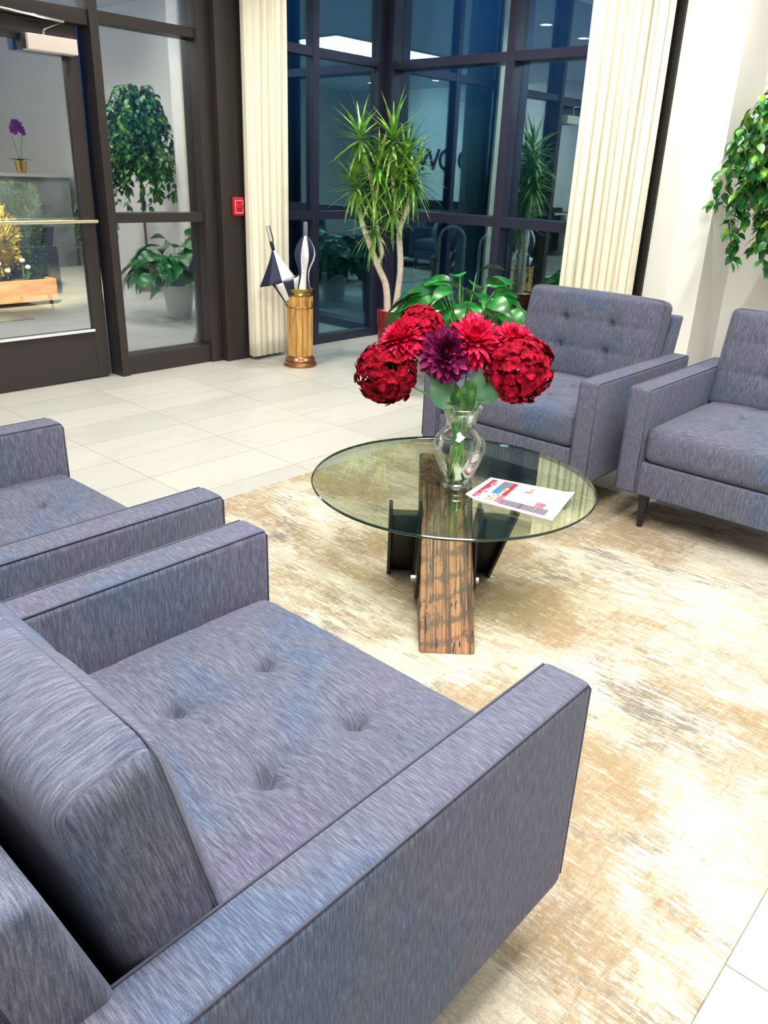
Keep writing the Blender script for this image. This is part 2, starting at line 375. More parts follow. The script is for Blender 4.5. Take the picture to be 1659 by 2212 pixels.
# back window, left of the corner
W1 = struct('window_1', label='dark framed window left of the glass corner')
for a, b in ((3.762, 3.84), (4.455, 4.515), (5.155, 5.23)): bar(a, b, YB, 4.90, 0, CEIL).build('mullion', FRAMEN, W1, bevel=.003)
for a, b in ((3.84, 4.455), (4.515, 5.155)):
    for z0, z1 in ((0, .07), (.975, 1.035), (2.085, 2.145)): bar(a, b, YB+.005, 4.895, z0, z1).build('transom', FRAMEN, W1)
    for z0, z1 in ((.07, .975), (1.035, 2.085), (2.145, CEIL)): bar(a, b, 4.837, 4.843, z0, z1).build('glass_pane', GLASS_WIN, W1)
W2 = struct('window_2', label='dark framed window right of the glass corner')
for a, b in ((4.72, 4.795), (3.585, 3.655), (2.47, 2.55)): bar(XR, 5.37, a, b, 0, CEIL).build('mullion', FRAMEN, W2, bevel=.003)
for a, b in ((3.655, 4.72), (2.55, 3.585)):
    for z0, z1 in ((0, .07), (.98, 1.05), (2.075, 2.135)): bar(XR+.005, 5.365, a, b, z0, z1).build('transom', FRAMEN, W2)
    for z0, z1 in ((.07, .98), (1.05, 2.075), (2.135, CEIL)): bar(5.332, 5.338, a, b, z0, z1).build('glass_pane', GLASS_WIN, W2)
bar(XR, 5.37, 4.795, 4.90, 0, CEIL).build('corner_post', FRAMEN, W2)
# entrance wall: pillar, sidelight, door leaf, transom lights
S(bar(3.545, 3.758, 4.74, 4.95, 0, CEIL).build('trim_2', FRAME, bevel=.004), 'wide dark bronze post carrying the red alarm')
W3 = struct('window_3', label='bronze framed sidelight beside the glass door')
for a, b in ((2.715, 2.77), (3.445, 3.543)): bar(a, b, YB, 4.95, 0, CEIL).build('mullion', FRAME, W3, bevel=.003)
for z0, z1 in ((0, .125), (.972, 1.03), (2.07, 2.125)): bar(2.77, 3.445, YB+.02, 4.94, z0, z1).build('transom', FRAME, W3)
for z0, z1 in ((.125, .972), (1.03, 2.07), (2.125, CEIL)): bar(2.77, 3.445, 4.885, 4.892, z0, z1).build('glass_pane', GLASS_DOOR, W3)
W4 = struct('window_4', label='transom light above the glass door')
bar(.72, 2.715, YB+.02, 4.94, 2.04, 2.12).build('transom', FRAME, W4, bevel=.003)
bar(.72, 2.715, 4.885, 4.892, 2.12, CEIL).build('glass_pane', GLASS_DOOR, W4)
bar(.72, .80, YB, 4.95, 0, 2.04).build('mullion', FRAME, W4)
def door(name, x0, x1, lab, closer=True):
    D = struct(name, label=lab)
    y0, y1 = 4.865, 4.915
    bar(x1-.085, x1, y0, y1, .01, 2.03).build('stile', FRAME, D, bevel=.003); bar(x0, x0+.085, y0, y1, .01, 2.03).build('stile', FRAME, D, bevel=.003)
    bar(x0+.085, x1-.085, y0, y1, .01, .31).build('bottom_rail', FRAME, D, bevel=.003)
    bar(x0+.085, x1-.085, y0, y1, 1.93, 2.03).build('top_rail', FRAME, D, bevel=.003)
    bar(x0+.085, x1-.085, y0-.012, y0, .31, .325).build('glazing_bead', WTRIM, D)
    bar(x0+.085, x1-.085, 4.887, 4.893, .31, 1.93).build('glass_pane', GLASS_DOOR, D)
    pb = MB().tube([(x0+.03, y0-.06, .985), (x1-.02, y0-.06, .985)], .012, 12)
    pb.box(x1-.05, x1-.03, y0-.06, y0, .978, .992).box(x0+.03, x0+.05, y0-.06, y0, .978, .992)
    pb.build('push_bar', BRASSBAR, D, smooth='angle')
    if closer:
        c = bar(x1-.335, x1-.045, y0-.085, y0-.002, 1.875, 1.955).build('closer_body', CLOSER, D, bevel=.006)
        bar(x1-.36, x1-.335, y0-.06, y0-.002, 1.88, 1.95).build('closer_end_cap', RUBBER, D)
        MB().tube([(x1-.22, y0-.045, 1.955), (x1-.22, y0-.045, 1.985), (x1-.12, y0-.09, 2.03), (x1-.55, y0-.06, 2.06)], .008, 8).build('closer_arm', CHROME, D, smooth=True)
    return D
door('door_1', 1.70, 2.665, 'bronze framed glass door with brass push bar')
door('door_2', .81, 1.695, 'bronze framed glass door leaf at the far left', False)

# outdoors
S(MB().box(-8, 16, 4.95, 18, -.14, -.02).box(5.80, 16, -6, 4.95, -.14, -.02).box(5.62, 5.80, 2.4, 4.95, -.14, -.02).build('ground', pavement()), 'dark concrete terrace outside')
# ================================================================== RUG
rug = MB().box(-.5, 3.25, .18, 2.585, 0, .008).build('area_rug', rug_mat(), bevel=.002)
tag(rug, 'large cream and tan distressed rug under the glass table', 'rug')

# ================================================================== ARMCHAIRS
def rounded(w, d, h, r_, n, crown=0, btn=(), sx=(), sy=(), seam=.006, bdepth=.02, bottom=.3):
    """pillow block: x = depth d, y = width w, z = thickness h, centred; dimples on +z"""
    nx, ny, nz = n
    mb = MB(); idx = {}
    def put(i, j, k):
        key = (i, j, k)
        if key in idx: return idx[key]
        def ax(t, nn): u = 2*t/nn-1; return u
        def spread(u): return math.copysign(abs(u)**.92, u)
        p = Vector((spread(ax(i, nx))*d/2, spread(ax(j, ny))*w/2, ax(k, nz)*h/2))
        core = Vector((max(-d/2+r_, min(d/2-r_, p.x)), max(-w/2+r_, min(w/2-r_, p.y)), max(-h/2+r_, min(h/2-r_, p.z))))
        q = p-core
        if q.length > 1e-9:
            # cube-corner to sphere
            mx = max(abs(q.x), abs(q.y), abs(q.z))/r_
            p = core+q.normalized()*r_*min(1, mx if mx > 0 else 1)
        s_, t_ = p.x/(d/2), p.y/(w/2)
        env = max(0, (1-abs(s_)**3.0))*max(0, (1-abs(t_)**3.5))
        if p.z > 0:
            top = p.z/(h/2)
            dz = crown*env
            for a in sx: dz -= seam*math.exp(-((p.x-a)/.010)**2)*env**.5 + seam*.9*math.exp(-((p.x-a)/.035)**2)*env
            for a in sy: dz -= seam*math.exp(-((p.y-a)/.010)**2)*env**.5 + seam*.9*math.exp(-((p.y-a)/.035)**2)*env
            for a, b in btn:
                r2 = (p.x-a)**2+(p.y-b)**2
                dz -= bdepth*math.exp(-r2/.013**2)*.7+bdepth*.8*math.exp(-(r2**.5)/.028)
            p.z += dz*max(0, top)
        else:
            p.z -= crown*bottom*env*(-p.z/(h/2))
        p.x += math.copysign(crown*.35, p.x)*(1-abs(2*p.z/h)**2 if abs(2*p.z/h) < 1 else 0)*(1-abs(t_)**4)*(abs(s_) > .9)
        idx[key] = len(mb.v); mb.v.append(tuple(p)); return idx[key]
    def face(a): mb.f.append(a); mb.mi.append(0)
    for i in range(nx):
        for j in range(ny):
            face((put(i, j, nz), put(i+1, j, nz), put(i+1, j+1, nz), put(i, j+1, nz)))
            face((put(i, j, 0), put(i, j+1, 0), put(i+1, j+1, 0), put(i+1, j, 0)))
    for i in range(nx):
        for k in range(nz):
            face((put(i, 0, k), put(i+1, 0, k), put(i+1, 0, k+1), put(i, 0, k+1)))
            face((put(i, ny, k), put(i, ny, k+1), put(i+1, ny, k+1), put(i+1, ny, k)))
    for j in range(ny):
        for k in range(nz):
            face((put(0, j, k), put(0, j, k+1), put(0, j+1, k+1), put(0, j+1, k)))
            face((put(nx, j, k), put(nx, j+1, k), put(nx, j+1, k+1), put(nx, j, k+1)))
    return mb
def loop_seam(mb, d, w, z, r_=.03, rad=.0022, n=6):
    pts = []
    for cx_, cy_, a0 in ((d/2-r_, w/2-r_, 0), (-d/2+r_, w/2-r_, 90), (-d/2+r_, -w/2+r_, 180), (d/2-r_, -w/2+r_, 270)):
        for q in range(5):
            a = R(a0+90*q/4); pts.append((cx_+r_*math.cos(a), cy_+r_*math.sin(a), z))
    pts.append(pts[0]); mb.tube(pts, rad, n, cap=False); return mb

def make_chair(label):
    t = thing('tufted_armchair', label, 'armchair', group='four slate armchairs around the table')
    for s in (-1, 1):
        y0, y1 = sorted((s*.352, s*.44))
        mb = MB(); mb.box(0, .875, y0, y1, .15, .58)
        a = mb.build('arm', FAB, t, bevel=.016)
        e = MB(); yi = s*.356
        e.tube([(.002, yi, .17), (.002, yi, .565), (.014, yi, .5785), (.86, yi, .5785)], .0022, 6)
        yo = s*.437
        e.tube([(.002, yo, .17), (.002, yo, .565), (.014, yo, .578), (.86, yo, .578)], .0022, 6)
        e.build('arm_seam', PIPE, a, smooth=True)
    MB().box(.012, .86, -.352, .352, .15, .285).build('seat_base', FAB, t, bevel=.008)
    bt = [(-.135+.0, -.12), (-.135, .12), (.06, -.12), (.06, .12)]
    sq = rounded(.70, .66, .145, .034, (84, 88, 10), .030, bt, (-.135, .06), (-.12, .12), .0042, .036)
    sc_ = sq.build('seat_cushion', FABX, t, smooth='closed', loc=(.345, 0, .358))
    sm = MB(); loop_seam(sm, .652, .692, .055, .03); loop_seam(sm, .652, .692, -.055, .03); sm.build('piping', PIPE, sc_, smooth=True)
    for a, b in bt: MB().ball((a, b, .042), .009, 8, sc3=(1, 1, .45)).build('tuft_button', FABX, sc_, smooth=True)
    # back cushion: local x -> up the back, z -> forward
    bb = [(-.058, -.122), (-.058, .122), (.072, -.122), (.072, .122)]
    bk = rounded(.71, .42, .115, .032, (60, 88, 8), .026, bb, (-.058, .072), (-.122, .122), .0034, .030)
    bc = bk.build('back_cushion', FABY, t, smooth='closed')
    th = R(13)
    ux = Vector((math.sin(th), 0, math.cos(th))); uz = Vector((-math.cos(th), 0, math.sin(th))); uy = uz.cross(ux)
    M = Matrix.Identity(4); ctr = Vector((.715, 0, .615))
    for i in range(3): M[i][0] = ux[i]; M[i][1] = uy[i]; M[i][2] = uz[i]; M[i][3] = ctr[i]
    bc.matrix_local = M
    sm = MB(); loop_seam(sm, .4135, .7035, .045, .028, .0014); sm.build('piping', PIPE, bc, smooth=True)
    for a, b in bb: MB().ball((a, b, .040), .008, 8, sc3=(1, 1, .45)).build('tuft_button', FAB, bc, smooth=True)
    f = MB()
    f.hexa([(.69, -.368, .25), (.79, -.368, .25), (.79, .368, .25), (.69, .368, .25)], [(.838, -.368, .752), (.905, -.368, .748), (.905, .368, .748), (.838, .368, .752)])
    f.build('back_frame', FAB, t, bevel=.014)
    for x, y in ((.06, -.33), (.06, .33), (.79, -.33), (.79, .33)):
        l = MB(); l.tube([(x, y, .152), (x-.004 if x < .4 else x+.02, y, 0.0)], [.024, .011], 14); l.build('leg', DARKWOOD, t, smooth='angle')
    return t
c3 = make_chair('nearest slate tufted armchair filling the lower left of the picture')
c3.location = (1.008, .877, .008); c3.rotation_euler.z = PI
for loc, rz, lab in (((1.06, 1.895, .008), PI, 'slate armchair cut by the left edge, beyond the nearest armchair'),
                     ((2.822, 1.842, .008), 0, 'slate tufted armchair in front of the peace lily and cream curtain'),
                     ((2.895, .868, .008), 0, 'slate armchair cut by the right edge, below the ficus leaves')):
    c = copy_tree(c3); c.location = loc; c.rotation_euler.z = rz; c['label'] = lab
for o in bpy.data.objects:
    if o.name.startswith('tufted_armchair'): pass

# ================================================================== TABLE
TC = Vector((1.945, 1.43, 0)); dd = Vector((.747, .664, 0)).normalized(); ee = Vector((dd.y, -dd.x, 0))
tb = thing('round_coffee_table', 'round glass coffee table on a timber beam and black steel base', 'coffee table', (TC.x, TC.y, .008))
TZ0, TZ1 = .391, .400
def TP(d_, e_, z): return (dd*d_+ee*e_)+Vector((0, 0, z))
rg = MB(); rr = .459; N = 128
rg.lathe([(0.0005, TZ0), (rr-.003, TZ0)], N, mi=0)
rg.lathe([(rr-.003, TZ0), (rr, TZ0+.003), (rr, TZ1-.003), (rr-.003, TZ1)], N, mi=1)
rg.lathe([(rr-.003, TZ1), (0.0005, TZ1)], N, mi=0)
rg.build('glass_top', [GLASS_TOP, GLASS_EDGE], tb, smooth='angle')
# timber beam: local z runs up the slope
foot = TP(-.413, -.017, 0); top = TP(.008, -.017, .386); wd = .083
bmb = MB()
hs = .29
b4 = [foot-ee*wd, foot+ee*wd, foot+ee*wd+dd*hs, foot-ee*wd+dd*hs]; t4 = [top-ee*wd, top+ee*wd, top+ee*wd+dd*hs, top-ee*wd+dd*hs]
ax = (top-foot).normalized(); nx_ = ee.cross(ax); 
M = Matrix.Identity(4)
for i in range(3): M[i][0] = ee[i]; M[i][1] = ax.cross(ee)[i]; M[i][2] = ax[i]; M[i][3] = foot[i]
Mi = M.inverted()
bmb.hexa([Mi@p for p in b4], [Mi@p for p in t4])
bo = bmb.build('timber_beam', BEAM, tb, bevel=.006); bo.matrix_local = M
# two steel channels leaning the other way
def channel(e_out0, e_in0, e_out1, e_in1, name='steel_leg'):
    """e at the floor (0) and at the glass (1); d runs from +.09 at the floor to -.24 at the glass"""
    s = 1 if e_out0 > 0 else -1; mb = MB(); fl = .012*s
    D0, D1 = .085, -.235; zt = .386; dep = .075
    def P(e0, e1, off, z): k = z/zt; return TP(D0+(D1-D0)*k+off, e0+(e1-e0)*k, z)
    def slab(e0a, e0b, e1a, e1b, o0, o1, z0=0, z1=zt):
        b = [P(e0a, e1a, o0, z0), P(e0b, e1b, o0, z0), P(e0b, e1b, o1, z0), P(e0a, e1a, o1, z0)]
        t = [P(e0a, e1a, o0, z1), P(e0b, e1b, o0, z1), P(e0b, e1b, o1, z1), P(e0a, e1a, o1, z1)]
        mb.hexa(b, t)
    slab(e_out0, e_out0-fl, e_out1, e_out1-fl, 0, dep)                  # outer flange
    slab(e_in0+fl, e_in0, e_in1+fl, e_in1, 0, dep)                      # inner flange on the beam
    slab(e_out0-fl, e_in0+fl, e_out1-fl, e_in1+fl, dep*.45, dep*.62, 0, zt-.03)    # web
    o = mb.build(name, STEEL, tb, bevel=.003)
    # side plate with bolt against the timber
    pm = MB(); ea = e_in0; 
    pts = [(-.165, .045), (-.10, .02), (.03, .02), (-.10, .27), (-.20, .27), (-.215, .12)]
    vs = [TP(a, ea-.004*s*0, z) for a, z in pts]+[TP(a, ea+.008*s, z) for a, z in pts]; k = len(pts)
    pm.add(vs, [tuple(range(k)), tuple(range(k, 2*k))[::-1]]+[(i, (i+1) % k, (i+1) % k+k, i+k) for i in range(k)])
    pl = pm.build('side_plate', STEEL, tb, bevel=.002)
    bm_ = MB(); c0 = TP(-.155, ea+.008*s, .115)
    bm_.tube([c0, c0+ee*.004*s], .016, 16); bm_.tube([c0+ee*.004*s, c0+ee*.016*s], .011, 6)
    bm_.build('bolt', BOLT, pl, smooth='angle')
channel(-.202, -.102, -.205, -.102)
channel(.165, .068, .188, .068)

# ================================================================== VASE AND FLOWERS
VB = Vector((1.905, 1.385, TZ1+.0085))
vs_ = thing('glass_vase', 'clear glass vase with flared neck standing on the round table', 'vase', VB)
prof = [(.0005, 0), (.044, 0), (.047, .006), (.046, .014), (.039, .021), (.049, .040), (.067, .082), (.079, .118), (.081, .140), (.076, .160), (.060, .180), (.048, .193), (.044, .205), (.047, .225), (.054, .243), (.063, .262)]
inner = [(max(r_-.003, .0005), z+.0 if r_ > .05 else z) for r_, z in prof[5:]][::-1]
vm = MB(); vm.lathe(prof, 56)
vm.build('vase_body', VASE, vs_, smooth=True, solid=.0025)
MB().lathe([(.0455, .003), (.0482, .006), (.0482, .014), (.042, .019)], 40).build('foot_ring', glass_pane('vase_foot_glass', .30, (.9, .97, .95), (1, 1, 1)), vs_, smooth=True)
vt = MB()
vt.tube([(.063*math.cos(2*PI*k/40), .063*math.sin(2*PI*k/40), .262) for k in range(41)], .0016, 6, cap=False)
vt.build('rim', glass_pane('vase_rim_glass', .2, (.85, .95, .92), (1, 1, 1)), vs_, smooth=True)

rnd = random.Random(5)
def petal_prof(t): return math.sin(PI*(t**.62)*.93+.12)**.8 if t < .999 else .25
def hydrangea(mb, c, r_, n=95, rs=None):
    rs = rs or rnd
    for i in range(n):
        z = 1-2*(i+.5)/n; a = i*2.39996; q = math.sqrt(1-z*z)
        nn = Vector((q*math.cos(a), q*math.sin(a), z)); nn = (nn+Vector([rs.uniform(-.34, .34) for _ in range(3)])).normalized()
        p = c+nn*r_*rs.uniform(.74, 1.0)
        s = nn.orthogonal().normalized(); b = nn.cross(s); rot = rs.uniform(0, 1.5)
        for k in range(4):
            an = rot+k*PI/2+rs.uniform(-.15, .15); d_ = (s*math.cos(an)+b*math.sin(an)+nn*rs.uniform(.05, .95)).normalized()
            mb.leaf(p-d_*.001, d_, nn, .0245*rs.uniform(.8, 1.2), .027, rs.uniform(.3, 1.5), 4, .3, petal_prof)
def dahlia(mb, c, r_, axis, rings=9, n0=8, wide=1.0, heart=True):
    axis = Vector(axis).normalized(); s = axis.orthogonal().normalized(); b = axis.cross(s)
    tot = 0
    for ring in range(rings):
        f = ring/(rings-1)              # 0 centre -> 1 outer/back
        cnt = int(n0+f*17); el = R(84-f*132)
        L = r_*(.38+.62*math.sin(min(1, f*1.25)*PI/2)); 
        for k in range(cnt):
            an = 2*PI*k/cnt+ring*.7+rnd.uniform(-.06, .06); rad = s*math.cos(an)+b*math.sin(an)
            e = el+rnd.uniform(-.1, .1); d_ = rad*math.cos(e)+axis*math.sin(e); nrm = axis*math.cos(e)-rad*math.sin(e)
            mb.leaf(c+d_*r_*.06, d_, nrm, L*rnd.uniform(.88, 1.04), .0185*wide*(.6+.6*f), -.75+1.0*f, 6, .55, mi=1 if ring < 2 and heart else 0, prof=lambda t: min(1, .35+1.5*t)*(1-max(0, (t-.72)/.28)**2*.75))
def stem(parent, a, bnd, c, r_=.0026):
    a, bnd, c = Vector(a), Vector(bnd), Vector(c); mb = MB(); pts = []
    for i in range(13):
        t = i/12
        pts.append(a*(1-t)**2+bnd*2*t*(1-t)+c*t*t)
    mb.tube(pts, r_, 8); return mb.build('stem', STEM, parent, smooth=True)
def lf_prof(t): return math.sin(PI*min(1, (t*.96+.02))**.75)
def flower(label, head, kind, r_, axis=(0, 0, 1), m_=None, leaves=(), base=(0, 0), cat='flower'):
    t = thing('artificial_flower', label, cat, VB, group='artificial flowers in the glass vase')
    h = Vector(head)-VB; neck = Vector((h.x*.14, h.y*.14, .205))
    ax_ = Vector(axis).normalized()
    st_end = h-ax_*r_*.25
    mb = MB(); a = Vector((base[0], base[1], .008))
    pts = [a+(neck-a)*(i/5) for i in range(6)]
    for i in range(1, 9):
        q = i/8; c1 = neck+(neck-a).normalized()*.09
        pts.append(neck*(1-q)**2+c1*2*q*(1-q)+st_end*q*q)
    mb.tube(pts, .0027, 8); mb.build('stem', STEM, t, smooth=True)
    mb = MB()
    if kind == 'hyd': hydrangea(mb, h, r_, int(150*(r_/.085)**2)+10); 
    else: dahlia(mb, h-ax_*r_*.15, r_, ax_, *((10, 8, 1.15) if kind == 'dahlia' else (11, 10, .9)))
    mb.build('bloom', [m_, PURPL if m_ is PURP else m_], t, smooth=True)
    if kind == 'hyd':
        b2 = MB(); 
        for k in range(9):
            an = k*.7; b2.tube([st_end-ax_*r_*.2, h+Vector((math.cos(an)*.5, math.sin(an)*.5, rnd.uniform(-.5, .5)))*r_], .0011, 5)
        b2.build('flower_stalks', STEM, t, smooth=True)
    for (q, d_, nrm, L, W, bd) in leaves:
        l = MB(); l.leaf(q if isinstance(q, Vector) else Vector(q)-VB, d_, nrm, L, W, bd, 9, .10, lf_prof); l.build('leaf', LEAFG, t, smooth=True)
    return t
CV = Vector((-.747, -.664, .35)).normalized()     # towards the viewer side of the bouquet
RTV = Vector((.664, -.747, 0))                    # to the right seen from the seats on the left
nk = VB+Vector((0, 0, .262))
def L_(off_r, off_u, off_f): return nk+RTV*off_r+Vector((0, 0, off_u))+Vector((-.747, -.664, 0))*off_f
flower('large crimson hydrangea at the far left of the bouquet', V(1.765, 1.575, .760), 'hyd', .092, (-.4, .5, .6), HYD2, base=(.026, -.02))
flower('large crimson hydrangea at the right end of the bouquet', V(1.992, 1.253, .798), 'hyd', .099, (.4, -.5, .5), HYD, base=(-.03, .018))
flower('crimson hydrangea at the back top left of the bouquet', V(1.868, 1.537, .882), 'hyd', .072, (0, .3, .9), HYD, base=(-.02, -.026))
flower('bright rose chrysanthemum above the left hydrangea', V(1.782, 1.545, .872), 'mum', .072, Vector((-.5, .2, .75)), PINK, base=(.030, .010))
flower('plum purple dahlia in the middle of the bouquet', V(1.842, 1.412, .836), 'dahlia', .084, Vector((-.72, -.6, .42)), PURP, base=(-.006, .034))
flower('bright rose chrysanthemum right of the plum dahlia', V(1.918, 1.368, .880), 'mum', .088, Vector((-.45, -.45, .7)), PINK, base=(0, -.032))
flower('rose chrysanthemum above the right hydrangea', V(1.993, 1.285, .880), 'mum', .072, Vector((-.2, -.4, .85)), PINK, base=(-.032, -.008))
for i, (lab, q, d_, L, W) in enumerate((
        ('broad grey green leaf sprig under the left side of the bouquet', L_(-.030, .0, .02), RTV*-.62+Vector((0, 0, .95))+CV*.15, .125, .105),
        ('broad grey green leaf sprig under the right side of the bouquet', L_(.040, .022, .02), RTV*.40+Vector((0, 0, .95))+CV*.25, .115, .115),
        ('narrow green leaf sprig at the vase mouth', L_(.002, -.01, .02), RTV*.05+Vector((0, 0, .8))+CV*.3, .10, .07))):
    t = thing('leaf_sprig', lab, 'leaf sprig', VB, group='leaf sprigs in the glass vase')
    q0 = q-VB
    stem(t, (.008*(i-1), .008, .01), (q0.x*.2, q0.y*.2, .20), q0)
    d_ = d_.normalized()
    for k, (sg, ll) in enumerate(((0, 1), (.9, .5), (-.9, .45))):
        dk = (d_+RTV*.75*sg).normalized()
        nrm = (CV+Vector((0, 0, .4))-dk*0).normalized()
        MBx = MB(); MBx.leaf(q0+Vector((0, 0, .006*k)), dk, nrm, L*ll, W*ll*(.9 if k == 0 else .55), .35, 9, .10, lf_prof); MBx.build('leaf', LEAFG if k == 0 and i < 2 else LEAFD, t, smooth=True)

# ================================================================== BROCHURE
def brochure():
    P = [Vector((1.848, 1.307, 0)), Vector((2.049, 1.353, 0)), Vector((2.128, 1.086, 0)), Vector((1.889, 1.023, 0))]
    # u along the long side (left to right seen from camera), v from far edge to near edge
    nu, nv = 96, 60
    me = bpy.data.meshes.new('sheet'); vs = []; fs = []; cols = []
    z0 = .4093
    for j in range(nv+1):
        for i in range(nu+1):
            u, v = i/nu, j/nv
            p = P[1]*(1-u)*(1-v)+P[2]*u*(1-v)+P[0]*(1-u)*v+P[3]*u*v
            z = z0+.010*max(0, (.16-u)/.16)**2*v+.006*max(0, (u-.86)/.14)**2*(1-v)
            vs.append((p.x, p.y, z))
    rs = random.Random(3)
    W_, RD, PK, GR, BL, YE, PU, DG, OR = (.84, .84, .86), (.42, .004, .04), (.62, .14, .22), (.20, .17, .20), (.01, .20, .50), (.55, .30, .02), (.09, .06, .11), (.12, .11, .06), (.6, .16, .12)
    def colr(u, v):
        n = noise.noise(Vector((u*14, v*9, 0))); n2 = noise.noise(Vector((u*30, v*24, 4)))
        if u < .035 or u > .965 or v < .06 or v > .93: return W_
        if .05 < u < .15 and v > .08:
            e = (u-.05)/.1
            if e+n*.6 < .38: return RD if v < .75 or n > -.2 else PK
            return PK if n > .1 else (.72, .50, .56)
        if .19 < u < .36 and .07 < v < .90:
            if v < .30: return GR if u < .31 else RD
            if u > .335-.04*v and v > .25: return RD if v < .62 else PK
            if v < .62: return BL if n2 > -.28 and u < .28 else (YE if n2 > .05 else (.9, .9, .9) if n2 > -.2 else (.35, .22, .12))
            if n2 > .15: return YE
            if n2 < -.22: return PU
            return (.85, .8, .82)
        if .50 < u < .58 and .10 < v < .33: return (.32, .32, .25) if .53 < u and .13 < v < .30 else DG if v > .29 else (.86, .86, .84)
        if .36 < u < .90 and v > .74:
            if .58 < u < .60: return PU
            k = int(u*90) % 3
            return (.24, .20, .25) if k else PU
        if .72 < u < .82 and .56 < v < .74: return OR if n > 0 else (.25, .10, .42)
        return W_
    for j in range(nv):
        for i in range(nu):
            a = j*(nu+1)+i; fs.append((a, a+nu+1, a+nu+2, a+1)); cols.append(colr((i+.5)/nu, (j+.5)/nv))
    me.from_pydata(vs, [], fs)
    at = me.color_attributes.new('print', 'FLOAT_COLOR', 'CORNER')
    for p, c in zip(me.polygons, cols):
        for li in p.loop_indices: at.data[li].color = (*c, 1)
    m_, nt, b = mat('printed_paper'); an = nt.nodes.new('ShaderNodeAttribute'); an.attribute_name = 'print'
    nt.links.new(an.outputs['Color'], b.inputs['Base Color']); b.inputs['Roughness'].default_value = .45
    me.materials.append(m_); me.polygons.foreach_set('use_smooth', [True]*len(me.polygons))
    o = bpy.data.objects.new('brochure', me); C.objects.link(o)
    md = o.modifiers.new('thickness', 'SOLIDIFY'); md.thickness = .0012; md.offset = 1
    tag(o, 'white printed brochure with blue and red picture lying on glass table', 'brochure')
brochure()

# ================================================================== CURTAINS
def curtain(name, lab, p0, p1, z0, z1, folds, amp, seed, gap=None):
    p0, p1 = Vector(p0), Vector(p1); rs = random.Random(seed); d_ = (p1-p0); L = d_.length; d_.normalize(); nrm = Vector((-d_.y, d_.x, 0))
    xs = [0.]; 
    for i in range(folds): xs.append(xs[-1]+rs.uniform(.55, 1.45))
    xs = [x/xs[-1] for x in xs]; am = [rs.uniform(.55, 1.15) for _ in xs]
    nc = folds*14; nr = 24; vs = []
    for j in range(nr+1):
        v = j/nr; z = z0+(z1-z0)*v
        for i in range(nc+1):
            t = i/nc; 
            k = max(q for q in range(folds) if xs[q] <= t+1e-9); f = (t-xs[k])/(xs[k+1]-xs[k])
            ph = 2*PI*(f)
            wob = .012*noise.noise(Vector((k*3.1+seed, v*2.2, 1)))
            off = amp*am[k]*(-math.cos(ph))*(1-.25*v)+.008*noise.noise(Vector((t*30, v*1.5, seed)))+wob
            sway = .02*math.sin(ph)*am[k]
            p = p0+d_*(t*L+sway)+nrm*off
            vs.append((p.x, p.y, z+(.004*math.sin(ph*1.0) if j == 0 else 0)))
    fs = [(j*(nc+1)+i, j*(nc+1)+i+1, (j+1)*(nc+1)+i+1, (j+1)*(nc+1)+i) for j in range(nr) for i in range(nc)]
    mb = MB().add(vs, fs); o = mb.build(name, CURT, smooth=True, solid=.003)
    tag(o, lab, 'curtain', 'cream floor length curtains'); return o
curtain('curtain', 'cream curtain left of the corner window, behind the umbrella stand', (3.70, 4.675, 0), (4.075, 4.675, 0), .03, 2.98, 6, .040, 4)
curtain('curtain', 'cream curtain right of the corner window, beside the black trim', (5.12, 2.925, 0), (5.12, 2.405, 0), .03, 2.98, 9, .060, 11)

# ================================================================== ALARM
al = thing('fire_alarm_pull', 'small red fire alarm pull station on the dark post', 'fire alarm', (3.672, 4.74, 1.075))
MB().box(-.042, .042, -.030, 0, -.06, .06).build('housing', RED, al, bevel=.008)
hd = MB().box(-.030, .030, -.038, -.030, -.012, .012).build('pull_handle', RED, al, bevel=.003)
MB().box(-.034, .034, -.0325, -.030, .036, .040).box(-.034, .034, -.0325, -.030, -.044, -.040).box(-.034, -.031, -.0325, -.030, -.04, .04).box(.031, .034, -.0325, -.030, -.04, .04).build('white_marking', ALW, al)

# ================================================================== UMBRELLA STAND + UMBRELLAS
SB = Vector((3.885, 4.325, 0))
us = thing('umbrella_stand', 'golden wood umbrella stand with brass rim by the cream curtain', 'umbrella stand', SB)
body = MB(); n = 12
for k in range(n):           # slightly faceted staves
    a0, a1 = 2*PI*k/n, 2*PI*(k+1)/n; pts0 = []
    am = (a0+a1)/2
    for a, rr_ in ((a0+.02, .0905), (am, .0945), (a1-.02, .0905)): pts0.append((rr_*math.cos(a), rr_*math.sin(a)))
    inn = [(.078*math.cos(a), .078*math.sin(a)) for a in (a1-.02, am, a0+.02)]
    ring = pts0+inn; vsx = [(x, y, z) for z in (.075, .50) for x, y in ring]; q = 6
    body.add(vsx, [tuple(range(q))[::-1], tuple(range(q, 2*q))]+[(i, (i+1) % q, (i+1) % q+q, i+q) for i in range(q)])
body.build('barrel', STAVE, us, bevel=.0015)
MB().lathe([(.0935, .418), (.0965, .421), (.0965, .425), (.0935, .428)], 48).build('band', COPPER, us, smooth=True)
MB().lathe([(.0005, .001), (.118, .001), (.122, .008), (.118, .022), (.106, .030), (.104, .038), (.110, .046), (.106, .056), (.097, .064), (.094, .078), (.085, .078), (.085, .02), (.0005, .02)], 48).build('base', COPPER, us, smooth='angle')
MB().lathe([(.080, .498), (.092, .498), (.094, .512), (.088, .520), (.087, .530), (.098, .545), (.104, .552), (.100, .556), (.088, .548), (.080, .53), (.078, .498)], 48).build('rim', BRASS, us, smooth=True)
MB().tube([(-.085, .02, .47), (-.102, .03, .462), (-.106, .032, .445), (-.100, .032, .428), (-.086, .02, .43)], .006, 8).build('side_ornament', BRASS, us, smooth=True)

